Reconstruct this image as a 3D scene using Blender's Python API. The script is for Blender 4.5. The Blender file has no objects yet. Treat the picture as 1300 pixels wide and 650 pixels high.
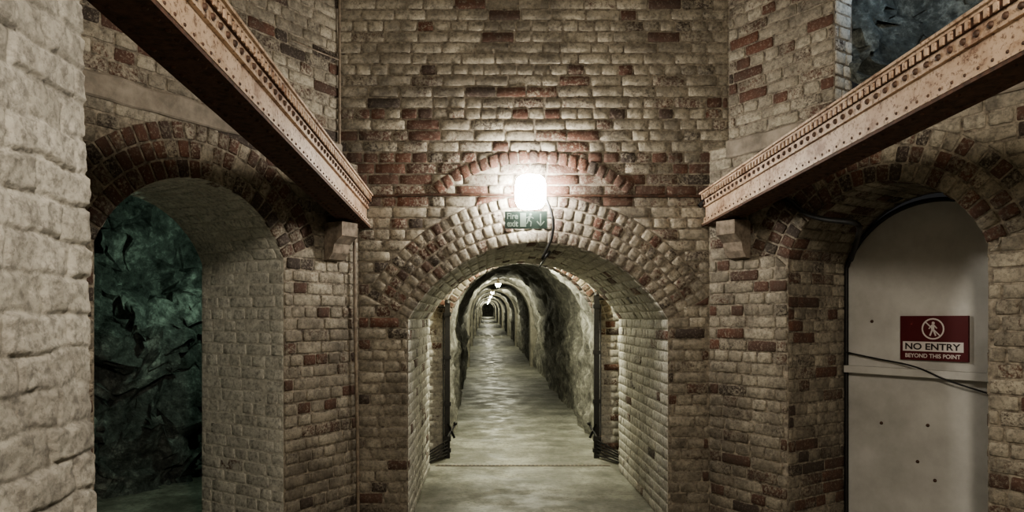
import bpy, math, random
from mathutils import Vector, noise
random.seed(7)
EYE=1.75; F=900.0; PX=617.0; PY=405.0
D=6.0
COL=bpy.context.scene.collection

# ------------------------------------------------------------------ materials
def newmat(name):
    m=bpy.data.materials.new(name); m.use_nodes=True
    nt=m.node_tree; b=nt.nodes['Principled BSDF']
    return m,nt,b
def noise_n(nt,scale,detail=5,rough=.6,vec=None):
    n=nt.nodes.new('ShaderNodeTexNoise'); n.inputs['Scale'].default_value=scale
    n.inputs['Detail'].default_value=detail; n.inputs['Roughness'].default_value=rough
    if vec is None:
        tc=nt.nodes.new('ShaderNodeTexCoord'); vec=tc.outputs['Object']
    nt.links.new(vec,n.inputs['Vector']); return n.outputs['Fac']
def math_n(nt,op,a,b=None,clamp=False):
    n=nt.nodes.new('ShaderNodeMath'); n.operation=op; n.use_clamp=clamp
    for i,x in enumerate((a,b)):
        if x is None: continue
        if isinstance(x,(int,float)): n.inputs[i].default_value=x
        else: nt.links.new(x,n.inputs[i])
    return n.outputs[0]
def ramp(nt,fac,stops):
    n=nt.nodes.new('ShaderNodeValToRGB'); e=n.color_ramp.elements
    while len(e)<len(stops): e.new(.5)
    for i,(p,c) in enumerate(stops):
        e[i].position=p; e[i].color=(c[0],c[1],c[2],1) if not isinstance(c,(int,float)) else (c,c,c,1)
    nt.links.new(fac,n.inputs[0]); return n.outputs[0]
def mix(nt,fac,a,b,mode='MIX'):
    n=nt.nodes.new('ShaderNodeMix'); n.data_type='RGBA'; n.blend_type=mode
    if isinstance(fac,(int,float)): n.inputs[0].default_value=fac
    else: nt.links.new(fac,n.inputs[0])
    for i,x in ((6,a),(7,b)):
        if isinstance(x,tuple): n.inputs[i].default_value=(*x,1)
        else: nt.links.new(x,n.inputs[i])
    return n.outputs[2]
def bump(nt,b,h,strength=.5,dist=.02):
    n=nt.nodes.new('ShaderNodeBump'); n.inputs['Strength'].default_value=strength
    n.inputs['Distance'].default_value=dist
    nt.links.new(h,n.inputs['Height']); nt.links.new(n.outputs[0],b.inputs['Normal'])

def brick_material(name,paintA,paintB,redA,redB,bstr=.7,grime=.8,low_tint=.5):
    m,nt,b=newmat(name)
    at=nt.nodes.new('ShaderNodeAttribute'); at.attribute_name='bcol'
    sep=nt.nodes.new('ShaderNodeSeparateColor'); nt.links.new(at.outputs['Color'],sep.inputs[0])
    R,G,B=sep.outputs
    n1=noise_n(nt,1.1,4); n2=noise_n(nt,14,9,.75); n3=noise_n(nt,55,8,.75); n4=noise_n(nt,2.4,8,.75); n5=noise_n(nt,30,8,.7)
    v=math_n(nt,'ADD',math_n(nt,'MULTIPLY',n1,.65),math_n(nt,'MULTIPLY',n2,.45))
    v=math_n(nt,'ADD',v,math_n(nt,'MULTIPLY',math_n(nt,'SUBTRACT',n3,.5),.9))
    v=math_n(nt,'ADD',v,R)
    mask=ramp(nt,math_n(nt,'SUBTRACT',v,.55),[(.44,0.),(.58,1.)])
    red=mix(nt,G,redA,redB); red=mix(nt,ramp(nt,G,[(.78,0.),(.86,.85)]),red,(.055,.045,.04))
    red=mix(nt,math_n(nt,'MULTIPLY',n2,.3),red,(.07,.05,.04))
    red=mix(nt,ramp(nt,n3,[(.52,0.),(.62,.55)]),red,paintB)
    pa=mix(nt,B,paintA,paintB)
    pa=mix(nt,ramp(nt,n5,[(.38,.75),(.53,0.)]),pa,tuple(c*.36 for c in paintA))
    pa=mix(nt,ramp(nt,n3,[(.36,.6),(.46,0.)]),pa,tuple(c*.33 for c in paintA))
    c=mix(nt,mask,red,pa)
    c=mix(nt,ramp(nt,n4,[(.38,grime),(.60,0.)]),c,(.05,.041,.033))
    if low_tint:
        tc=nt.nodes.new('ShaderNodeTexCoord'); sx=nt.nodes.new('ShaderNodeSeparateXYZ'); nt.links.new(tc.outputs['Object'],sx.inputs[0])
        zz=math_n(nt,'ADD',math_n(nt,'MULTIPLY',sx.outputs[2],.33),math_n(nt,'MULTIPLY',math_n(nt,'SUBTRACT',n4,.5),.9))
        c=mix(nt,ramp(nt,zz,[(.12,low_tint),(.72,0.)]),c,(.065,.05,.038))  # brown tint, stronger towards the bottom of the wall
    nt.links.new(c,b.inputs['Base Color']); b.inputs['Roughness'].default_value=.85
    h=math_n(nt,'ADD',math_n(nt,'MULTIPLY',n2,1.),math_n(nt,'MULTIPLY',n3,.5))
    h=math_n(nt,'ADD',h,math_n(nt,'MULTIPLY',mask,.25))
    bump(nt,b,h,bstr,.014)
    return m
def simple(name,colA,colB,scale=8,rough=.7,bstr=.3,metal=0,lo=.35,hi=.65,dist=.01):
    m,nt,b=newmat(name)
    n=noise_n(nt,scale,8,.65)
    nt.links.new(ramp(nt,n,[(lo,colA),(hi,colB)]),b.inputs['Base Color'])
    b.inputs['Roughness'].default_value=rough; b.inputs['Metallic'].default_value=metal
    bump(nt,b,n,bstr,dist); return m
def emis(name,col,s):
    m,nt,b=newmat(name); b.inputs['Base Color'].default_value=(*col,1)
    b.inputs['Emission Color'].default_value=(*col,1); b.inputs['Emission Strength'].default_value=s
    return m
RED1=(.165,.073,.048); RED2=(.10,.052,.039)
M_brick=brick_material('painted_brick',(.52,.475,.385),(.38,.34,.27),RED1,RED2,grime=.65,low_tint=.4)
M_white=brick_material('whitewashed_brick',(.74,.72,.65),(.66,.64,.57),RED1,RED2,.6,grime=.3,low_tint=.15)
M_pier=brick_material('thick_painted_block',(.52,.50,.45),(.41,.395,.35),RED1,RED2,.7,grime=.5,low_tint=.15)
M_mortar=simple('mortar',(.085,.07,.056),(.37,.33,.265),22,.95,.6)
M_mortarw=simple('mortar_whitewashed',(.36,.34,.30),(.64,.62,.55),24,.95,.5)
M_conc=simple('weathered_concrete',(.16,.14,.115),(.33,.29,.24),6,.9,.4)
M_stone=simple('corbel_stone',(.11,.09,.07),(.30,.25,.2),14,.9,.4)
def beam_mat():
    m,nt,b=newmat('peeling_cream_steel')
    n=noise_n(nt,5,9,.7); n2=noise_n(nt,40,7,.75)
    c=ramp(nt,n,[(.34,(.22,.125,.08)),(.45,(.46,.335,.24)),(.62,(.60,.47,.36))])
    c=mix(nt,ramp(nt,n2,[(.38,1.),(.46,0.)]),c,(.13,.07,.043))
    nt.links.new(c,b.inputs['Base Color']); b.inputs['Roughness'].default_value=.5
    bump(nt,b,n,.3,.005); return m
M_beam=beam_mat()
M_rust=simple('rusty_steel',(.045,.025,.018),(.14,.07,.045),25,.75,.5)
M_rivet=simple('rivet_steel',(.04,.024,.017),(.13,.07,.045),30,.6,.3)
M_black=simple('black_iron',(.012,.012,.012),(.03,.028,.026),30,.5,.2)
M_cable=simple('black_cable',(.01,.01,.01),(.02,.02,.02),30,.5,.1)
M_cond=simple('painted_conduit',(.14,.11,.085),(.30,.25,.19),20,.6,.2)
M_door=simple('white_painted_door',(.38,.375,.35),(.58,.575,.55),1.8,.6,.08,lo=.3,hi=.62)
M_wood=simple('old_timber',(.05,.035,.025),(.14,.09,.055),12,.85,.5)
M_plaster=simple('grey_plaster',(.20,.19,.155),(.36,.34,.28),4,.9,.3)

def rock_mat(name,a,bb,c3,dist=.08,s=1.0):
    m,nt,b=newmat(name)
    n=noise_n(nt,2.2*s,10,.7); n2=noise_n(nt,11*s,8,.75)
    tc=nt.nodes.new('ShaderNodeTexCoord')
    vo=nt.nodes.new('ShaderNodeTexVoronoi'); vo.feature='DISTANCE_TO_EDGE'; vo.inputs['Scale'].default_value=3.5*s
    nt.links.new(tc.outputs['Object'],vo.inputs['Vector'])
    f=math_n(nt,'ADD',math_n(nt,'MULTIPLY',n,.5),math_n(nt,'MULTIPLY',n2,.5))
    nt.links.new(ramp(nt,f,[(.40,a),(.52,bb),(.64,c3)]),b.inputs['Base Color'])
    b.inputs['Roughness'].default_value=.85
    h=math_n(nt,'ADD',f,math_n(nt,'MULTIPLY',vo.outputs['Distance'],.3))
    bump(nt,b,h,.9,dist); return m
M_chalk=rock_mat('tunnel_chalk_rock',(.065,.062,.052),(.21,.205,.175),(.52,.51,.43))
M_rockd=rock_mat('dark_cave_rock',(.03,.036,.032),(.12,.135,.125),(.42,.46,.42),.14)

def floor_mat():
    m,nt,b=newmat('worn_concrete_floor')
    n=noise_n(nt,1.6,9,.7); n2=noise_n(nt,22,8,.7); n3=noise_n(nt,3,6,.6)
    c=ramp(nt,n,[(.36,(.11,.112,.09)),(.5,(.20,.20,.168)),(.62,(.36,.36,.31))])
    c=mix(nt,ramp(nt,n2,[(.38,.6),(.5,0.)]),c,(.07,.07,.055))
    nt.links.new(c,b.inputs['Base Color'])
    nt.links.new(ramp(nt,n3,[(.38,.40),(.62,.72)]),b.inputs['Roughness'])
    bump(nt,b,math_n(nt,'ADD',n2,math_n(nt,'MULTIPLY',n3,.8)),.35,.007); return m
M_floor=floor_mat()

# ------------------------------------------------------------------ mesh builder
class MB:
    def __init__(s): s.v=[];s.f=[];s.m=[];s.c=[];s.sm=[]
    def F(s,idx,mat,sm=False): s.f.append(idx); s.m.append(mat); s.sm.append(sm)
    def face(s,pts,mat=0,col=(.5,.5,.5)):
        i=len(s.v); s.v+= [tuple(p) for p in pts]; s.c+=[col]*len(pts)
        s.F(tuple(range(i,i+len(pts))),mat)
    def brick(s,cor,mapf,h,mat,col,fine=True,wob=.006):
        Lu=max(.02,(abs(cor[1][0]-cor[0][0])+abs(cor[2][0]-cor[3][0])+abs(cor[1][1]-cor[0][1])+abs(cor[2][1]-cor[3][1]))/2)
        Lv=max(.02,math.hypot((cor[3][0]-cor[0][0]),(cor[3][1]-cor[0][1])))
        e1,e2=.0015,.005
        nu=4 if Lu>.2 else 3
        if not fine: nu=1
        def par(L,n):
            a=min(e1/L,.08); b=min(e2/L,.3)
            mid=[b+(1-2*b)*k/n for k in range(1,n)]
            return [0,a,b]+mid+[1-b,1-a,1]
        us=par(Lu,nu); vs=par(Lv,2 if fine else 1)
        nU=len(us);nV=len(vs); i=len(s.v); sd=random.random()*50
        tilt=random.uniform(-.005,.005); tilt2=random.uniform(-.004,.004)
        prof=(-.012,h*.7,h*.97)
        for a,x in enumerate(us):
            ra=min(a,nU-1-a)
            for b,y in enumerate(vs):
                rb=min(b,nV-1-b); r=min(ra,rb)
                xx,yy=x,y
                if ra<=2 and rb<=2:
                    k=.006
                    xx=x+(k/Lu if x<.5 else -k/Lu)*(2-rb)/2; yy=y+(k/Lv if y<.5 else -k/Lv)*(2-ra)/2
                u=(cor[0][0]*(1-xx)+cor[1][0]*xx)*(1-yy)+(cor[3][0]*(1-xx)+cor[2][0]*xx)*yy
                v=(cor[0][1]*(1-xx)+cor[1][1]*xx)*(1-yy)+(cor[3][1]*(1-xx)+cor[2][1]*xx)*yy
                q=Vector((u*17+sd,v*17,sd))
                nx=noise.noise(q); ny=noise.noise(q+Vector((5,9,2)))
                w=prof[r] if r<3 else h
                if r>0: w+=nx*.004+tilt*(x-.5)+tilt2*(y-.5)
                s.v.append(tuple(mapf(u+ny*wob,v+nx*wob,w))); s.c.append(col)
        for a in range(nU-1):
            for b in range(nV-1):
                s.F((i+a*nV+b,i+(a+1)*nV+b,i+(a+1)*nV+b+1,i+a*nV+b+1),mat,not(a in(0,nU-2) or b in(0,nV-2)))
    def box(s,o,ax,ay,az,mat=0,col=(.5,.5,.5)):
        o=Vector(o);ax=Vector(ax);ay=Vector(ay);az=Vector(az)
        i=len(s.v)
        for k in range(8):
            s.v.append(tuple(o+ax*(k&1)+ay*((k>>1)&1)+az*((k>>2)&1))); s.c.append(col)
        for q in ((0,1,3,2),(4,6,7,5),(0,4,5,1),(2,3,7,6),(0,2,6,4),(1,5,7,3)):
            s.F(tuple(i+x for x in q),mat)
    def grid(s,mapf,us,vs,mat=0,col=(.5,.5,.5),sm=False,colf=None):
        i=len(s.v)
        for u in us:
            for v in vs: s.v.append(tuple(mapf(u,v))); s.c.append(colf(u,v) if colf else col)
        n=len(vs)
        for a in range(len(us)-1):
            for b in range(n-1):
                s.F((i+a*n+b,i+a*n+b+1,i+(a+1)*n+b+1,i+(a+1)*n+b),mat,sm)
    def tube(s,p0,p1,r,mat=0,seg=8):
        p0=Vector(p0);p1=Vector(p1);d=(p1-p0).normalized()
        a=d.orthogonal().normalized();b=d.cross(a);i=len(s.v)
        for p in (p0,p1):
            for k in range(seg):
                t=2*math.pi*k/seg; s.v.append(tuple(p+a*r*math.cos(t)+b*r*math.sin(t))); s.c.append((.5,.5,.5))
        for k in range(seg):
            s.F((i+k,i+(k+1)%seg,i+seg+(k+1)%seg,i+seg+k),mat,True)
        s.F(tuple(i+k for k in range(seg)),mat)
        s.F(tuple(i+seg+k for k in range(seg)),mat)
    def dome(s,p,nrm,r,h,mat=0,seg=8):
        p=Vector(p);n=Vector(nrm).normalized();a=n.orthogonal().normalized();b=n.cross(a);i=len(s.v)
        for rr,hh in ((1,0),(.8,.6),(.4,.95)):
            for k in range(seg):
                t=2*math.pi*k/seg; s.v.append(tuple(p+(a*math.cos(t)+b*math.sin(t))*r*rr+n*h*hh)); s.c.append((.5,.5,.5))
        for q in range(2):
            for k in range(seg):
                s.F((i+q*seg+k,i+q*seg+(k+1)%seg,i+(q+1)*seg+(k+1)%seg,i+(q+1)*seg+k),mat,True)
        s.F(tuple(i+2*seg+k for k in range(seg)),mat,True)
    def obj(s,name,mats,parent=None,smooth=None):
        me=bpy.data.meshes.new(name)
        me.from_pydata(s.v,[],s.f)
        for m in mats: me.materials.append(m)
        me.polygons.foreach_set('material_index',s.m)
        me.polygons.foreach_set('use_smooth',s.sm if smooth is None else [smooth]*len(s.f))
        at=me.attributes.new('bcol','FLOAT_COLOR','POINT')
        fl=[]
        for c in s.c: fl+= [c[0],c[1],c[2],1]
        at.data.foreach_set('color',fl)
        me.update()
        o=bpy.data.objects.new(name,me); COL.objects.link(o)
        if parent: o.parent=parent
        return o

class Arch:
    def __init__(s,uc,a,vs,r,t,n):
        s.uc=uc;s.a=a;s.vs=vs;s.r=r;s.t=t;s.n=n
        s.R=(a*a+r*r)/(2*r); s.vc=vs+r-s.R; s.th=math.asin(min(1,a/s.R)); s.Ro=s.R+t
    def half(s,v):
        if v<=s.vs: return s.a
        top=s.vc+s.Ro*math.cos(s.th)
        if v<top: return s.a+(v-s.vs)*math.tan(s.th)
        q=s.Ro**2-(v-s.vc)**2
        return math.sqrt(q) if q>0 else None
def planar(O,d,n):
    return lambda u,v,w:(O[0]+d[0]*u+n[0]*w,O[1]+d[1]*u+n[1]*w,v)
def pcol(p,g=None):
    r=p+random.gauss(0,.12)
    if random.random()<.13: r-=.40
    return (max(0,min(1,r)),random.random(),random.random())
def lay(mb,mapf,u0,u1,v0,v1,ch=.092,arch=None,paint=lambda u,v:.55,L=.275,h=.007,joint=.013,mat=1,fine=True):
    nrow=max(1,round((v1-v0)/ch)); ch=(v1-v0)/nrow
    for r in range(nrow):
        lo=v0+r*ch+joint/2; hi=v0+(r+1)*ch-joint/2; md=(lo+hi)/2
        segs=[(u0,u1,None,None)]
        if arch:
            hm=arch.half(md)
            if hm is not None:
                hl=arch.half(lo) or 0; hh=arch.half(hi) or 0
                segs=[(u0,arch.uc-hm,None,(arch.uc-hl,arch.uc-hh)),(arch.uc+hm,u1,(arch.uc+hl,arch.uc+hh),None)]
        u=u0-random.random()*L-(L/4 if r%2 else 0)
        row=[]
        heads=(r%4==3)
        while u<u1:
            l=L*(.5 if (heads or random.random()<.22) else 1)*random.uniform(.93,1.06)
            row.append((u,u+l)); u+=l
        for (a,b) in row:
            for (s0,s1,cl,cr) in segs:
                x0=max(a,s0); x1=min(b,s1)
                if x1-x0<.045: continue
                j=joint/2
                cor=[(x0+j,lo),(x1-j,lo),(x1-j,hi),(x0+j,hi)]
                if cl and a<=s0: cor[0]=(cl[0]+j,lo); cor[3]=(cl[1]+j,hi)
                if cr and b>=s1: cor[1]=(cr[0]-j,lo); cor[2]=(cr[1]-j,hi)
                mb.brick(cor,mapf,h+random.uniform(-.003,.004),mat,pcol(paint((x0+x1)/2,md)),fine)
def ringbricks(mb,mapf,A,paint=.4,h=.008,bw=.085,joint=.013,mat=1):
    t=A.t/A.n
    for k in range(A.n):
        r0=A.R+k*t+(.0 if k==0 else joint/2); r1=A.R+(k+1)*t-joint/2
        cnt=int(2*A.th*(r0+r1)/2/bw)
        dth=2*A.th/cnt
        for q in range(cnt):
            a0=-A.th+q*dth+joint/2/r0; a1=-A.th+(q+1)*dth-joint/2/r0
            cor=[(A.uc+r0*math.sin(a0),A.vc+r0*math.cos(a0)),(A.uc+r0*math.sin(a1),A.vc+r0*math.cos(a1)),
                 (A.uc+r1*math.sin(a1),A.vc+r1*math.cos(a1)),(A.uc+r1*math.sin(a0),A.vc+r1*math.cos(a0))]
            c=(max(0,min(1,paint+random.gauss(0,.09))),random.random(),random.random())
            mb.brick(cor,mapf,h+random.uniform(-.003,.004),mat,c,True,.004)
def backing(mb,mapf,u0,u1,v0,v1,A=None,mat=0):
    def q(a,b,c,d): mb.face([mapf(a,c,0),mapf(b,c,0),mapf(b,d,0),mapf(a,d,0)],mat)
    if not A: q(u0,u1,v0,v1); return
    q(u0,A.uc-A.a,v0,v1); q(A.uc+A.a,u1,v0,v1)
    n=32
    for k in range(n):
        t0=-A.th+2*A.th*k/n; t1=-A.th+2*A.th*(k+1)/n
        x0=A.uc+A.R*math.sin(t0);x1=A.uc+A.R*math.sin(t1)
        z0=A.vc+A.R*math.cos(t0);z1=A.vc+A.R*math.cos(t1)
        mb.face([mapf(x0,z0,0),mapf(x1,z1,0),mapf(x1,v1,0),mapf(x0,v1,0)],mat)
def archpassage(mb,O,d,n,A,depth,paintj=.6,paints=.5,mj=1,mm=0,ch=.092,v0=0,h=.007):
    for sgn in (-1,1):
        uu=A.uc+sgn*A.a
        f=lambda p,v,w,uu=uu,sgn=sgn:(O[0]+d[0]*(uu-sgn*w)-n[0]*p,O[1]+d[1]*(uu-sgn*w)-n[1]*p,v)
        backing(mb,f,0,depth,v0,A.vs,None,mm)
        lay(mb,f,0,depth,v0,A.vs,ch,paint=lambda u,v:paintj,mat=mj,h=h)
    def g(p,s,w):
        th=s/A.R; u=A.uc+(A.R-w)*math.sin(th)
        return (O[0]+d[0]*u-n[0]*p,O[1]+d[1]*u-n[1]*p,A.vc+(A.R-w)*math.cos(th))
    S=A.R*A.th
    mb.grid(lambda s,p:g(p,s,0),[-S+2*S*k/40 for k in range(41)],[0,depth],mm)
    lay(mb,g,0,depth,-S,S,.09,paint=lambda u,v:paints,mat=mj,h=h)

# ------------------------------------------------------------------ main geometry frames
C,S_=.53,.848
FW=dict(O=(0,D),d=(1,0),n=(0,-1))
XL,XR=-1.08,1.887
LW=dict(O=(XL,D),d=(-C,-S_),n=(S_,-C))
RW=dict(O=(XR,D),d=(C,-S_),n=(-S_,-C))
A_F=Arch(.44,1.10,1.75,.65,.40,4)
A_L=Arch(1.53,.71,2.20,.48,.36,3)
A_R=Arch(1.42,.67,2.20,.48,.34,3)
ZC=5.2
LEDL=EYE+1.30; LEDR=EYE+1.42
def pixray(px,py): return Vector(((px-PX)/F,1,(PY-py)/F))
def onplane(px,py,W,off=0):
    r=pixray(px,py); O=Vector((W['O'][0]+W['n'][0]*off,W['O'][1]+W['n'][1]*off,0)); n=Vector((*W['n'],0))
    t=n.dot(O)/n.dot(r); p=r*t
    u=(p-O).dot(Vector((*W['d'],0)))
    return u,p.z+EYE
def P(W,u,z,w=0):
    return Vector((W['O'][0]+W['d'][0]*u+W['n'][0]*w,W['O'][1]+W['d'][1]*u+W['n'][1]*w,z))

# ---- front wall
mb=MB(); f=planar(**FW)
def pf(u,v):
    p=.76
    if 2.72<v<3.2: p=.46
    elif 3.2<=v<3.7: p=.62
    elif v>=3.7: p=.74
    if v<2.2: p=.68
    return p
backing(mb,f,XL-.02,XR+.02,0,2.75,A_F); backing(mb,f,-1.30,2.10,2.75,ZC)
lay(mb,f,XL,XR,0,2.79,arch=A_F,paint=pf)
A_U=Arch(.40,.80,2.80,.27,.11,1)
lay(mb,f,-1.247,2.05,2.79,ZC,paint=pf,arch=None)
ringbricks(mb,f,A_F,.58)
ringbricks(mb,lambda u,v,w:f(u,v,w+.007),A_U,.24)
archpassage(mb,FW['O'],FW['d'],FW['n'],A_F,2.2,.94,.84,2,3)
mb.obj('wall_front',[M_mortar,M_brick,M_white,M_mortarw])

# ---- left & right splayed walls
def splay(W,A,name,u1,led,pj,psof,mj,mm,depth,pw,h=.007):
    mb=MB(); f=planar(**W)
    backing(mb,f,0,u1,0,led,A); lay(mb,f,0.005,u1,0,led,arch=A,paint=pw)
    ringbricks(mb,f,A,.46)
    archpassage(mb,W['O'],W['d'],W['n'],A,depth,pj,psof,mj,mm,h=h)
    return mb,f
def pw(u,v):
    return .74 if v>1.6 else .64
mb,f=splay(LW,A_L,'wall_left',3.2,LEDL,1.15,1.1,2,3,.96,pw,h=.003)
UL=dict(O=(-1.247,D),d=LW['d'],n=LW['n'])
fu=planar(**UL)
backing(mb,fu,0,3.4,2.7,ZC); lay(mb,fu,0.005,3.4,LEDL,ZC,paint=lambda u,v:.68)
mb.face([f(0,LEDL,0),f(3.2,LEDL,0),fu(3.2,LEDL,-.02),fu(0,LEDL,-.02)],0)
mb.obj('wall_left',[M_mortar,M_brick,M_white,M_mortarw])
def ledge(W,z0,z1,out,u0,u1,name):
    mb=MB(); us=[u0+(u1-u0)*k/40 for k in range(41)]
    prof=[(-.2,z1),(out-.01,z1),(out,z1-.012),(out,z0+.01),(out-.01,z0),(0.0,z0)]
    def g(u,k):
        w,z=prof[k]; 
        nn=noise.noise(Vector((u*5,z*6,w*6+3)))*.012
        p=P(W,u,z+nn,w+nn); return p
    mb.grid(g,us,range(len(prof)),0); return mb.obj(name,[M_conc])
ledge(LW,LEDL-.02,LEDL+.13,.025,.22,3.2,'trim_1')

mb,f=splay(RW,A_R,'wall_right',3.2,LEDR,.62,.72,1,0,.80,pw)
UR=dict(O=(2.05,D),d=RW['d'],n=RW['n']); fu=planar(**UR)
backing(mb,fu,0,.95,2.7,ZC); lay(mb,fu,.005,.95,LEDR,ZC,paint=lambda u,v:.66)
PR=dict(O=tuple(P(UR,.95,0))[:2],d=(-RW['n'][0],-RW['n'][1]),n=RW['d']); fp=planar(**PR)
backing(mb,fp,0,.22,2.7,ZC); lay(mb,fp,0,.22,LEDR,ZC,paint=lambda u,v:.9,mat=2)
mb.face([f(0,LEDR,0),f(3.2,LEDR,0),f(3.2,LEDR,-1.6),f(0,LEDR,-1.6)],0)
mb.obj('wall_right',[M_mortar,M_brick,M_white,M_mortarw])
ledge(RW,LEDR-.1,LEDR+.04,.03,.2,3.2,'trim_2')

def rockgrid(mapf,us,vs,amp,name,mat,freq=1.3,smooth=False):
    mb=MB()
    def g(u,v):
        p=Vector(mapf(u,v)); 
        q=Vector((noise.noise(p*freq),noise.noise(p*freq+Vector((9,2,5))),noise.noise(p*freq+Vector((3,7,1)))))
        q2=Vector((noise.noise(p*4.1),noise.noise(p*4.1+Vector((9,2,5))),noise.noise(p*4.1+Vector((3,7,1)))))
        c=noise.cell_vector(p*3.0+q2*.6)-Vector((.5,.5,.5))
        return p+q*amp+q2*amp*.6+c*amp*.65
    mb.grid(g,us,vs,0); return mb.obj(name,[mat],smooth=smooth)
lin=lambda a,b,n:[a+(b-a)*k/(n-1) for k in range(n)]
gp=[(.97,-.33),(1.12,-.75),(1.5,-1.15),(3.9,-1.3)]
gl=[.45,.55,2.4]
def gpf(s):
    for k,l in enumerate(gl):
        if s<=l or k==2:
            t=min(1,s/l); return (gp[k][0]*(1-t)+gp[k+1][0]*t,gp[k][1]*(1-t)+gp[k+1][1]*t)
        s-=l
rockgrid(lambda s,v:P(RW,gpf(s)[0],v,gpf(s)[1]),lin(0,3.4,110),lin(3.15,5.1,64),.15,'wall_gallery_rock',M_rockd,1.6)
mb=MB()
a=P(RW,1.45,LEDR+.10,-.42); b=P(RW,3.2,LEDR+.62,-.62); dd=(b-a); th=Vector((RW['n'][0],RW['n'][1],0))*.10; up=Vector((0,0,.20))
mb.box(a,dd,th,up); mb.box(a+Vector((0,0,.26))+dd*.05,dd*.9,th,up*.5)
mb.box(P(RW,1.6,LEDR+.01,-.5),Vector((RW['d'][0],RW['d'][1],0))*.12,th,Vector((0,0,.22)))
mb.box(P(RW,2.6,LEDR+.01,-.62),Vector((RW['d'][0],RW['d'][1],0))*.12,th,Vector((0,0,.5)))
mb.obj('timber_planks',[M_wood])

path=[(3.3,-.96),(3.3,-2.7),(-.6,-2.7),(-.6,-.96)]
seglen=[1.74,3.9,1.74]
def lp(s):
    for k,l in enumerate(seglen):
        if s<=l or k==2:
            t=min(1,s/l); return (path[k][0]*(1-t)+path[k+1][0]*t,path[k][1]*(1-t)+path[k+1][1]*t)
        s-=l
rockgrid(lambda s,v:P(LW,lp(s)[0],v,lp(s)[1]),lin(0,sum(seglen),200),lin(-.1,3.4,100),.28,'wall_cave_rock',M_rockd,1.6)
rockgrid(lambda u,v:P(LW,u,3.0,v),lin(-.7,3.4,46),lin(-2.8,-.9,24),.2,'ceiling_cave_rock',M_rockd)

# ---- near left pier: thick-painted blockwork
mb=MB()
bat=lambda v:.075*(1-v/3.0)
random.seed(21)
CH=.098; rows={}
for r in range(-1,60):
    u=-random.random()*.2; row=[]
    while u<1.6:
        l=random.choice((.13,.24,.26)); row.append((u,u+l,random.uniform(-.007,.007),(min(1,.93+random.gauss(0,.06)),random.random(),random.random()),random.uniform(-.06,.06))); u+=l
    rows[r]=row
def nh(u,v):
    wv=noise.noise(Vector((u*7,v*7,1)))*.016; wu=noise.noise(Vector((u*8,v*8,7)))*.018
    v2=v+wv; u2=u+wu; r=int(math.floor(v2/CH)); fy=(v2/CH-r)*CH
    for (a,b,hh,c,t) in rows.get(r,rows[0]):
        if a<=u2<b:
            e=min(u2-a,b-u2,fy,CH-fy)+noise.noise(Vector((u*30,v*30,3)))*.004
            k=min(1,max(0,(e-.003)/.009)); k=k*k*(3-2*k)
            return k*(.008+hh+t*(u2-(a+b)/2)),(c[0]-(1-k)*.12,c[1],c[2])
    return 0,(.8,.5,.5)
def nlg(u,v):
    h,_=nh(u,v); p=Vector((u*9,v*9,0))
    h+=noise.noise(p)*.007+noise.noise(p*2.7)*.005+noise.noise(p*6)*.003
    return (-1.155+bat(v)+h,2.0-u,v)
us=[k*.0058 for k in range(110)]; vs=[.6+k*.0062 for k in range(420)]
mb.grid(nlg,us,vs,1,sm=True,colf=lambda u,v:nh(u,v)[1])
UE=us[-1]; VE=vs[-1]
nl=lambda u,v,w:(-1.155+bat(v)+w,2.0-u,v)
backing(mb,nl,0,4.6,0,.62); backing(mb,nl,0,4.6,VE-.01,ZC); backing(mb,nl,UE-.01,4.6,.6,VE)
lay(mb,nl,UE,4.6,.6,VE,paint=lambda u,v:.82,fine=False); lay(mb,nl,0,4.6,VE,ZC,paint=lambda u,v:.82,fine=False); lay(mb,nl,0,4.6,0,.6,paint=lambda u,v:.82,fine=False)
g=lambda u,v,w:(-1.16+bat(v)-u,2.0+w,v)
backing(mb,g,0,1.9,0,ZC); lay(mb,g,0,1.75,0,ZC,paint=lambda u,v:.75,fine=False)
mb.face([(-2.9,1.9,0),(-2.75,3.4,0),(-2.75,3.4,ZC),(-2.9,1.9,ZC)],0)
mb.obj('wall_left_near',[M_mortar,M_pier])
# ---- right rear and back walls, ceiling, floor
mb=MB()
fr=planar((3.583,3.29),(0,-1),(-1,0))
backing(mb,fr,0,5.9,0,ZC); lay(mb,fr,0,3.0,0,ZC,paint=lambda u,v:.6,fine=False)
mb.obj('wall_right_rear',[M_mortar,M_brick])
mb=MB()
fb=planar((-1.5,-2.6),(1,0),(0,1)); backing(mb,fb,0,5.2,0,ZC); lay(mb,fb,.4,5.1,0,ZC,ch=.1,paint=lambda u,v:.6,fine=False)
mb.obj('wall_back',[M_mortar,M_brick])
mb=MB(); mb.face([(-4.6,-2.7,ZC),(6.5,-2.7,ZC),(6.5,9,ZC),(-4.6,9,ZC)]); mb.obj('ceiling',[M_plaster])

SL=.0167
def tz(y): return max(0,y-9.0)*SL
ys=[9.0]; 
while ys[-1]<150: ys.append(ys[-1]+max(.16,(ys[-1]-6)*.03))
mb=MB()
mb.face([(-5.5,-2.7,0),(6.5,-2.7,0),(6.5,9.0,0),(-5.5,9.0,0)])
mb.grid(lambda y,x:(x,y,tz(y)+.006*noise.noise(Vector((x*2,y,0)))),ys,lin(-1.0,1.9,12))
mb.obj('floor',[M_floor],smooth=False)

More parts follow.
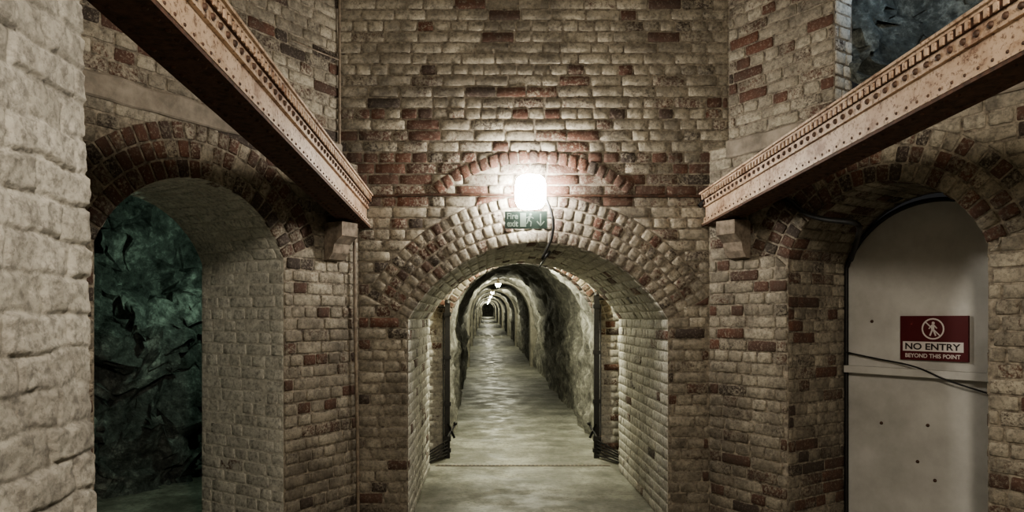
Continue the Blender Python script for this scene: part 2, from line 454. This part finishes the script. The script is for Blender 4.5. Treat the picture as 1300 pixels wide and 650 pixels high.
# ---- gap between passage and portal, portal wall
mb=MB()
for x,s in ((-.98,1),(1.86,-1)):
    g=planar((x,8.2),(0,1),(s,0)); backing(mb,g,0,.8,0,3.0); lay(mb,g,0,.8,0,3.0,paint=lambda u,v:.65)
mb.face([(-.98,8.2,3.0),(1.86,8.2,3.0),(1.86,9,3.0),(-.98,9,3.0)])
bk=planar((0,8.2),(1,0),(0,1)); backing(mb,bk,-.98,1.86,0,3.0,A_F)
mb.obj('wall_passage_recess',[M_mortar,M_brick])
mb=MB(); A_P=Arch(.475,.955,1.72,.76,.20,2); g=planar((0,9.0),(1,0),(0,-1))
backing(mb,g,-.98,1.86,0,3.0,A_P,3); lay(mb,g,-.98,1.86,0,3.0,arch=A_P,paint=lambda u,v:(.98 if u<.5 else .74) if v<2.0 else .6,mat=2); ringbricks(mb,g,A_P,.5)  # brick beside the opening whitened to stand in for light on it
archpassage(mb,(0,9.0),(1,0),(0,-1),A_P,.3,.6,.5)
mb.obj('wall_portal',[M_mortar,M_brick,M_white,M_mortarw])

# ---- long tunnel lining
mb=MB()
TXc,THw=.50,1.02
def prof(k,n,inset=0):
    s=k/n; hs=1.55; 
    if s<.28: return (TXc-THw+inset, hs*s/.28)
    if s>.72: return (TXc+THw-inset, hs*(1-s)/.28)
    t=math.pi*(1-(s-.28)/.44)
    return (TXc+(THw-inset)*math.cos(t),hs+(1.22-inset)*math.sin(t))
NP=72
def tm(y,k):
    x,z=prof(k,NP); 
    taper=-.25*min(1,max(0,(y-12)/25)) if x<TXc else 0
    a=.17
    p=Vector((x,y,z))
    nn=noise.noise(p*1.1)*a+noise.noise(p*3.3)*a*.6+noise.noise(p*8)*a*.35
    v=Vector((x-TXc,0,z-1.4)); v.normalize()
    q=p+v*(nn+.03)
    return (q.x+taper,y,q.z+tz(y) if k not in(0,NP) else tz(y)-.02)
yt=[9.28]
while yt[-1]<150: yt.append(yt[-1]+max(.07,(yt[-1]-6)*.016))
mb.grid(tm,yt,range(NP+1),sm=True)
mb.face([(-1.2,yt[-1],0),(2.2,yt[-1],0),(2.2,yt[-1],6),(-1.2,yt[-1],6)])
for y0 in (22.5,34.5,47,64,84,110):
    inset=.10;L=.8
    def rim(y,k,ins):
        x,z=prof(k,NP,ins); tp=-.25*min(1,max(0,(y0-12)/25)) if x<TXc else 0
        return (x+tp,y,z+tz(y0))
    mb.grid(lambda a,k:rim(y0,k,a),[-.2,inset],range(NP+1),1)
    mb.grid(lambda a,k:rim(a,k,inset),[y0,y0+L],range(NP+1),1)
    mb.grid(lambda a,k:rim(y0+L,k,a),[-.2,inset],range(NP+1),1)
mb.obj('wall_tunnel',[M_chalk,M_plaster])

# ------------------------------------------------------------------ girders
def girder(name,inner_far,inner_near,side):
    mb=MB(); a=Vector(inner_far); b=Vector(inner_near); d=(b-a); L=d.length; dn=d.normalized()
    X=Vector((side,0,0)); Z=Vector((0,0,1))
    H=.275; W=.20
    def bx(x0,x1,z0,z1,m=0,y0=0,y1=1):
        o=a+X*x0+Z*z0+d*y0; mb.box(o,d*(y1-y0),X*(x1-x0),Z*(z1-z0),m)
    bx(-W,0,0,.016,1)
    bx(-W,.004,.016,.026,0)
    bx(-.045,-.030,.026,H-.02,0)
    bx(-.17,-.155,.026,H-.02,1)
    bx(-.030,-.016,.026,.075,0)
    bx(-.030,-.010,H-.115,H-.02,0)
    bx(-.010,.004,H-.055,H-.02,1)
    bx(-W,.012,H-.02,H-.008,0)
    bx(-W,.026,H-.008,H+.006,0)
    bx(-W,.0,H+.006,H+.016,1)
    n=int(L/.075)
    for k in range(n):
        t=(k+.5)/n; c=a+d*t
        mb.dome(c+X*-.010+Z*(H-.085),X,.016,.014,2)
        mb.dome(c+X*-.016+Z*(.052),X,.008,.007,2)
        mb.dome(c+X*-.04+Z*0,-Z,.012,.009,1)
        mb.dome(c+X*-.16+Z*0,-Z,.012,.009,1)
    n=int(L/.05)
    for k in range(n):
        t=(k+.5)/n; c=a+d*t
        mb.box(c+X*.004+Z*(H-.056),dn*.022,X*.009,Z*.034,0)
    return mb.obj(name,[M_beam,M_rust,M_rivet])
girder('steel_girder',(-.975,5.975,EYE+.765),(-1.06,1.0,EYE+1.06),1)
girder('steel_girder.001',(1.82,5.975,EYE+.78),(2.045,1.0,EYE+1.06),-1)

def corbel(W,u,name,ztop):
    mb=MB()
    prof=[(0.0,-.30),(.05,-.29),(.09,-.24),(.11,-.17),(.16,-.13),(.19,-.11),(.19,0),(0,0)]
    w=.09; n=len(prof)
    for sgn in (-1,1): mb.face([P(W,u+sgn*w,ztop+z,x+.02) for x,z in prof])
    for k in range(n):
        (x0,z0),(x1,z1)=prof[k],prof[(k+1)%n]
        mb.face([P(W,u-w,ztop+z0,x0+.02),P(W,u+w,ztop+z0,x0+.02),P(W,u+w,ztop+z1,x1+.02),P(W,u-w,ztop+z1,x1+.02)])
    return mb.obj(name,[M_stone])
corbel(LW,.33,'stone_corbel',EYE+.765); corbel(RW,.34,'stone_corbel.001',EYE+.78)

# ------------------------------------------------------------------ cables
def cable(name,pts,r,mat,smooth=True):
    cu=bpy.data.curves.new(name,'CURVE'); cu.dimensions='3D'; cu.bevel_depth=r; cu.bevel_resolution=3
    sp=cu.splines.new('NURBS' if smooth else 'POLY'); sp.points.add(len(pts)-1)
    for i,p in enumerate(pts): sp.points[i].co=(*p,1)
    if smooth: sp.use_endpoint_u=True; sp.order_u=3
    cu.materials.append(mat); o=bpy.data.objects.new(name,cu); COL.objects.link(o); return o
def FP(px,py,w=.03): 
    u,z=onplane(px,py,FW,w); return P(FW,u,z,w)
def WPt(W,px,py,w=.03):
    u,z=onplane(px,py,W,w); return P(W,u,z,w)
cable('wall_conduit',[FP(470,249),FP(560,247),FP(690,248),FP(800,249),FP(892,249)],.011,M_rivet,False)
cable('drop_conduit',[WPt(LW,450,296,.05),WPt(LW,451,420,.05),WPt(LW,454,560,.05),WPt(LW,455,700,.05)],.014,M_cond,False)
cable('upper_conduit',[FP(431,-60,.03),FP(431,60,.03),FP(431,205,.03)],.012,M_cond,False)
cable('slack_wire',[WPt(UL,372,52,.03),WPt(UL,400,64,.03),WPt(UL,430,76,.05)],.006,M_cond)
cable('lamp_cable',[FP(694,254,.08),FP(701,270,.09),FP(703,288,.08),FP(700,304,.07),FP(693,318,.07),FP(687,332,.05),(.55,6.05,EYE+.58),(.57,6.5,EYE+.61),(.60,7.2,EYE+.61),(.61,8.15,EYE+.60)],.012,M_cable)
cable('black_power_cable',[FP(888,262),FP(897,250),WPt(RW,950,249),WPt(RW,1000,250),WPt(RW,1018,270),WPt(RW,1045,279),WPt(RW,1085,282),WPt(RW,1092,288,0),
      WPt(RW,1090,300,-.3),WPt(RW,1080,330,-.6)],.019,M_cable)

# ------------------------------------------------------------------ door in the right arch
DW=dict(O=tuple(P(RW,0,0,-.78))[:2],d=RW['d'],n=RW['n'])
door=bpy.data.objects.new('door_1',None); COL.objects.link(door)
mb=MB(); Ad=Arch(A_R.uc,A_R.a-.02,2.16,.46,.1,1)
pts=[(Ad.uc-Ad.a,0.02)]+[(Ad.uc+Ad.R*math.sin(-Ad.th+2*Ad.th*k/30),Ad.vc+Ad.R*math.cos(-Ad.th+2*Ad.th*k/30)) for k in range(31)]+[(Ad.uc+Ad.a,0.02)]
mb.face([P(DW,u,z,.03) for u,z in pts]); mb.face([P(DW,u,z,-.03) for u,z in pts])
for k in range(len(pts)):
    a=pts[k];b=pts[(k+1)%len(pts)]
    mb.face([P(DW,a[0],a[1],.03),P(DW,b[0],b[1],.03),P(DW,b[0],b[1],-.03),P(DW,a[0],a[1],-.03)])
mb.obj('door_leaf',[M_door],door)
ul,zl=onplane(1072,467,DW,.03)
mb=MB(); mb.box(P(DW,Ad.uc-Ad.a+.01,zl-.03,.03),Vector((*DW['d'],0))*(Ad.a*2-.02),Vector((*DW['n'],0))*.07,Vector((0,0,.055)))
mb.obj('door_rail',[M_door],door)
mb=MB()
for px,py in ((1107,408),(1119,537),(1178,540),(1165,586),(1187,610)):
    mb.dome(WPt(DW,px,py,.03),(*DW['n'],0),.013,.012,0,10)
mb.obj('door_bolts',[M_rivet],door)
cb=cable('door_wire',[WPt(DW,1074,447,.06),WPt(DW,1110,455,.06),WPt(DW,1150,462,.07),WPt(DW,1175,470,.11),WPt(DW,1200,483,.11),WPt(DW,1256,500,.09)],.006,M_cable); cb.parent=door
cable('door_edge_strip',[P(DW,u,z,.05) for u,z in pts[:-8]],.017,M_cable,False).parent=door  # black strip up the left edge and over the top

# ------------------------------------------------------------------ signs
def flat(name,col,rough=.5,em=0):
    m,nt,b=newmat(name)
    n=noise_n(nt,12,5); 
    nt.links.new(mix(nt,math_n(nt,'MULTIPLY',n,.35),col,tuple(c*.6 for c in col)),b.inputs['Base Color'])
    b.inputs['Roughness'].default_value=rough
    return m
M_mar=flat('sign_maroon',(.10,.011,.015)); M_wh=flat('sign_white',(.70,.66,.64)); M_dk=flat('sign_black',(.03,.02,.02))
M_exg=flat('exit_sign_green',(.06,.095,.078),.9); M_exw=flat('exit_sign_lettering',(.34,.43,.37),.9)
def text(body,W,u0,u1,z0,z1,w,mat,parent,name,flip=False):
    cu=bpy.data.curves.new('t','FONT'); cu.body=body; cu.size=1; cu.offset=.025
    o=bpy.data.objects.new('t',cu); COL.objects.link(o); bpy.context.view_layer.update()
    me=bpy.data.meshes.new_from_object(o.evaluated_get(bpy.context.evaluated_depsgraph_get()))
    bpy.data.objects.remove(o)
    xs=[v.co.x for v in me.vertices]; y_=[v.co.y for v in me.vertices]
    ax,bx,ay,by=min(xs),max(xs),min(y_),max(y_)
    for v in me.vertices:
        u=u0+(v.co.x-ax)/(bx-ax)*(u1-u0); z=z0+(v.co.y-ay)/(by-ay)*(z1-z0)
        v.co=P(W,u,z,w)
    me.materials.clear(); me.materials.append(mat); me.name=name
    ob=bpy.data.objects.new(name,me); COL.objects.link(ob); ob.parent=parent; return ob
def poly(mb,W,pts,w,mat=0): mb.face([P(W,u,z,w) for u,z in pts],mat)
def disc(mb,W,u,z,r,w,mat=0,r0=0,n=28,sy=1):
    for k in range(n):
        a=2*math.pi*k/n;b=2*math.pi*(k+1)/n
        poly(mb,W,[(u+r0*math.cos(a),z+r0*math.sin(a)),(u+r*math.cos(a),z+r*math.sin(a)),(u+r*math.cos(b),z+r*math.sin(b)),(u+r0*math.cos(b),z+r0*math.sin(b))],w,mat)
def limb(mb,W,p,q,t,w,mat):
    d=Vector((q[0]-p[0],q[1]-p[1])); d.normalize(); n=Vector((-d.y,d.x))*t/2
    poly(mb,W,[(p[0]+n.x,p[1]+n.y),(q[0]+n.x,q[1]+n.y),(q[0]-n.x,q[1]-n.y),(p[0]-n.x,p[1]-n.y)],w,mat)
sg=bpy.data.objects.new('no_entry_sign',None); COL.objects.link(sg)
w=.055
u0,z1=onplane(1143,401,DW,w); u1,_=onplane(1229,401,DW,w); um=(u0+u1)/2
_,z0=onplane(1186,458,DW,w); _,z1=onplane(1186,401,DW,w)
Hs=z1-z0; Ws=u1-u0
mb=MB(); mb.box(P(DW,u0,z0,.03),Vector((*DW['d'],0))*Ws,Vector((*DW['n'],0))*.024,Vector((0,0,Hs)))
mb.obj('sign_board',[M_mar],sg)
mb=MB()
wz0=z0+Hs*.20; wz1=z0+Hs*.42
poly(mb,DW,[(u0+.04*Ws,wz0),(u1-.06*Ws,wz0),(u1-.06*Ws,wz1),(u0+.04*Ws,wz1)],w+.001,0)
cz=z0+Hs*.71; r=Hs*.24
disc(mb,DW,um,cz,r,w+.001,0,r*.86)
disc(mb,DW,um,cz,r*.86,w+.001,1,r*.70)
disc(mb,DW,um,cz,r*.70,w+.001,1)
q=r*.72
disc(mb,DW,um+.05*q,cz+.75*q,.19*q,w+.002,0,0,14)
limb(mb,DW,(um+.02*q,cz+.55*q),(um-.02*q,cz-.1*q),.40*q,w+.002,0)
limb(mb,DW,(um-.05*q,cz-.05*q),(um-.35*q,cz-.9*q),.20*q,w+.002,0)
limb(mb,DW,(um+.03*q,cz-.05*q),(um+.36*q,cz-.9*q),.20*q,w+.002,0)
limb(mb,DW,(um-.1*q,cz+.5*q),(um-.48*q,cz+.0*q),.15*q,w+.002,0)
limb(mb,DW,(um+.12*q,cz+.5*q),(um+.5*q,cz+.05*q),.15*q,w+.002,0)
limb(mb,DW,(um-.62*r,cz+.62*r),(um+.62*r,cz-.62*r),.12*r,w+.003,0)
mb.obj('prohibition_pictogram',[M_wh,M_mar],sg)
text('NO ENTRY',DW,u0+.08*Ws,u1-.10*Ws,wz0+Hs*.035,wz1-Hs*.035,w+.002,M_dk,sg,'lettering_main')
text('BEYOND THIS POINT',DW,u0+.08*Ws,u1-.10*Ws,z0+Hs*.055,z0+Hs*.15,w+.002,M_wh,sg,'lettering_small')
ex=bpy.data.objects.new('fire_exit_sign',None); COL.objects.link(ex)
u0,z1=onplane(641,268,FW,.15); u1,z0=onplane(695,290,FW,.15); Ws=u1-u0;Hs=z1-z0
mb=MB(); mb.box(P(FW,u0,z0,.125),Vector((Ws,0,0)),Vector((0,-.02,0)),Vector((0,0,Hs)))
for t in (.15,.85): mb.box(P(FW,u0+t*Ws-.01,z0+Hs*.45,.012),Vector((.02,0,0)),Vector((0,-.115,0)),Vector((0,0,.02)))
mb.obj('exit_sign_panel',[M_exg],ex)
w=.147
text('Fire',FW,u0+.05*Ws,u0+.31*Ws,z0+.54*Hs,z0+.90*Hs,w,M_exw,ex,'lettering_fire')
text('exit',FW,u0+.05*Ws,u0+.31*Ws,z0+.10*Hs,z0+.46*Hs,w,M_exw,ex,'lettering_exit')
mb=MB(); c=u0+.52*Ws; m_=z0+.5*Hs; q=.42*Hs
poly(mb,FW,[(c-.16*Ws,z0+.1*Hs),(c-.02*Ws,z0+.1*Hs),(c-.02*Ws,z0+.9*Hs),(c-.16*Ws,z0+.9*Hs)],w,0)
c2=c+.05*Ws
disc(mb,FW,c2+.2*q,m_+.75*q,.18*q,w+.001,0,0,14)
limb(mb,FW,(c2+.1*q,m_+.55*q),(c2-.1*q,m_-.1*q),.3*q,w+.001,0)
limb(mb,FW,(c2-.1*q,m_),(c2+.3*q,m_-.3*q),.17*q,w+.001,0); limb(mb,FW,(c2+.3*q,m_-.3*q),(c2+.2*q,m_-.9*q),.15*q,w+.001,0)
limb(mb,FW,(c2-.1*q,m_),(c2-.3*q,m_-.5*q),.17*q,w+.001,0); limb(mb,FW,(c2-.3*q,m_-.5*q),(c2-.75*q,m_-.55*q),.14*q,w+.001,0)
limb(mb,FW,(c2+.1*q,m_+.5*q),(c2-.45*q,m_+.25*q),.12*q,w+.001,0); limb(mb,FW,(c2+.1*q,m_+.5*q),(c2+.6*q,m_+.2*q),.12*q,w+.001,0)
ca=u0+.84*Ws
limb(mb,FW,(ca,m_+.85*q),(ca,m_-.7*q),.16*q,w,0)
limb(mb,FW,(ca-.5*q,m_-.2*q),(ca+.04*q,m_-.85*q),.16*q,w,0); limb(mb,FW,(ca+.5*q,m_-.2*q),(ca-.04*q,m_-.85*q),.16*q,w,0)
mb.obj('exit_pictograms',[M_exw],ex)

# ------------------------------------------------------------------ bulkhead lamp on front wall
def superlamp(name,center,nrm_d,w,h,depth,strength,col):
    root=bpy.data.objects.new(name,None); COL.objects.link(root)
    cx,cy,cz=center
    def ring(sc,y,n=40,e=3.4):
        out=[]
        for k in range(n):
            t=2*math.pi*k/n; c,s=math.cos(t),math.sin(t)
            out.append((cx+math.copysign(abs(c)**(2/e),c)*w/2*sc,cy+nrm_d*y,cz+math.copysign(abs(s)**(2/e),s)*h/2*sc))
        return out
    def skin(rs,nm,mat):
        mb=MB(); n=len(rs[0])
        for a,b in zip(rs,rs[1:]):
            for k in range(n): mb.face([a[k],a[(k+1)%n],b[(k+1)%n],b[k]])
        mb.face(rs[-1]); mb.face(rs[0]); return mb.obj(nm,[mat],root)
    skin([ring(.98,0),ring(1.0,-.01),ring(1.0,-.035),ring(.97,-.045)],'housing',M_cond)
    skin([ring(.98,-.045),ring(1.08,-.05),ring(1.08,-.045-depth*.6),ring(.94,-.045-depth*.9),ring(.6,-.045-depth)],'glass_diffuser',emis('lamp_glass',col,strength))
    return root
u,z=onplane(673.5,243.5,FW,.12)
superlamp('bulkhead_lamp',(u,D-.02,z),1,.235,.26,.13,185,(1,.95,.86))

def pl(name,loc,e,col,r=.08):
    l=bpy.data.lights.new(name,'POINT'); l.energy=e; l.color=col; l.shadow_soft_size=r
    o=bpy.data.objects.new(name,l); o.location=loc; COL.objects.link(o); return o
TC=(1,.98,.76)
M_tl=emis('tunnel_lamp_glass',(1,.96,.75),60)
for i,(y,x,e) in enumerate(((10.6,.6,170),(21,.36,110),(32.5,.30,110),(45,.30,130),(62,.3,160),(82,.3,200),(108,.3,250),(138,.3,330))):
    z=(2.62 if i==0 else 2.54)+tz(y)
    mb=MB(); s=.09
    mb.box((x-.03,y-.1,z+.05),(.06,0,0),(0,.2,0),(0,0,.2),0)
    mb.dome((x,y,z+.06),(0,0,-1),s,.09 if i==0 else .11,1,12); mb.dome((x,y,z+.06),(0,0,1),s,.03,0,12)
    o=mb.obj('tunnel_lamp' if i==0 else 'tunnel_lamp.%03d'%i,[M_cond,M_tl])
    pl('tunnel_light',(x,y,z-.16),e,TC,.08).parent=o
mb=MB(); mb.box((.30,8.26,2.94),(.3,0,0),(0,.12,0),(0,0,.05),0); mb.box((.32,8.27,2.88),(.26,0,0),(0,.10,0),(0,0,.06),1)
o=mb.obj('recess_lamp',[M_cond,emis('recess_lamp_glass',(1,.96,.75),20)]); pl('recess_fill_light',(.45,8.33,2.80),170,TC,.06).parent=o  # hidden lamp added in the gap to brighten floor and portal face

mb=MB(); lx,ly,lz=.6,-.1,3.6  # unseen lamp added behind the camera to light the chamber from that side
mb.tube((lx,ly,lz+.12),(lx,ly,ZC),.012,0); mb.dome((lx,ly,lz+.05),(0,0,1),.16,.1,0,20); mb.dome((lx,ly,lz+.05),(0,0,-1),.10,.09,1,20)
o=mb.obj('fill_lamp',[M_cond,emis('pendant_glass',(1,.9,.75),10)])
pl('fill_light',(lx,ly,lz-.15),420,(1,.90,.76),.18).parent=o
def cavelamp(name,p,e,col):
    mb=MB(); mb.box(Vector(p)+Vector((-.06,-.06,.05)),(.12,0,0),(0,.12,0),(0,0,.08),0); mb.dome(Vector(p)+Vector((0,0,.05)),(0,0,-1),.05,.06,1,12)
    mb.tube(Vector(p)+Vector((0,0,.1)),Vector(p)+Vector((0,0,.9)),.01,0)
    o=mb.obj(name,[M_cond,emis(name+'_glass',col,3)]); pl(name+'_light',Vector(p)-Vector((0,0,.1)),e,col,.06).parent=o
cavelamp('cave_lamp',P(LW,.0,2.3,-1.5),30,(.72,1,.78))
cavelamp('gallery_lamp',P(RW,1.45,4.25,-.45),4,(.62,.8,1))

# ------------------------------------------------------------------ gates (open, seen edge on)
def gate(name,x,side,y0,y1,h):
    mb=MB()
    mb.box((x-.032,y0,0),(.064,0,0),(0,.05,0),(0,0,h)); mb.dome((x,y0+.025,h),(0,0,1),.04,.05,0,10)
    mb.tube((x+side*.05,y0+.02,.06),(x+side*.05,y0+.02,h-.12),.011,0,8)
    for z in (.10,h*.35,h*.65,h-.14): mb.box((x-.045,y0-.008,z-.025),(.09,0,0),(0,.06,0),(0,0,.05))
    mb.tube((x-side*.01,y0-.02,.28),(x-side*.10,y0-.02,.44),.015,0); mb.tube((x-side*.01,y0-.02,.44),(x-side*.09,y0-.02,.26),.015,0)
    mb.box((x-.045,y0-.03,.22),(.09,0,0),(0,.04,0),(0,0,.06)); mb.dome((x-side*.1,y0-.02,.44),(0,-1,0),.025,.02,0)
    for k in range(5):
        z=.03+.045*k; mb.tube((x,y0-.02,z+.02),(x+side*.26,y0-.50+.02*k,z*.5+.01),.011,0,6)
    mb.tube((x+side*.26,y0-.52,0),(x+side*.26,y0-.52,.14),.012,0,6)
    mb.tube((x,y0+.02,h-.05),(x+side*.12,y0+.02,h-.05),.012,0,6)
    return mb.obj(name,[M_black])
gate('iron_gate',-.485,-1,8.90,8.945,1.95)
gate('iron_gate.001',1.39,1,8.90,8.945,2.05)
mb=MB(); mb.box((-.60,8.42,.001),(2.08,0,0),(0,.07,0),(0,0,.006),0)
for k in range(43): mb.box((-.58+k*.047,8.435,.0071),(.026,0,0),(0,.04,0),(0,0,.001),1)
mb.obj('floor_drain_strip',[M_conc,M_black])

# ------------------------------------------------------------------ world & camera
w=bpy.data.worlds.new('World'); bpy.context.scene.world=w; w.use_nodes=True
w.node_tree.nodes['Background'].inputs[0].default_value=(.02,.02,.02,1)
try: bpy.context.scene.view_settings.look='AgX - Medium High Contrast'
except Exception: pass
cd=bpy.data.cameras.new('camera'); cam=bpy.data.objects.new('camera',cd); COL.objects.link(cam)
cam.location=(0,0,EYE); cam.rotation_euler=(math.radians(90),0,0)
cd.sensor_width=36; cd.lens=F/1300*36; cd.shift_x=(650-PX)/1300; cd.shift_y=(PY-325)/1300
cd.clip_end=400; cd.clip_start=.05
bpy.context.scene.camera=cam
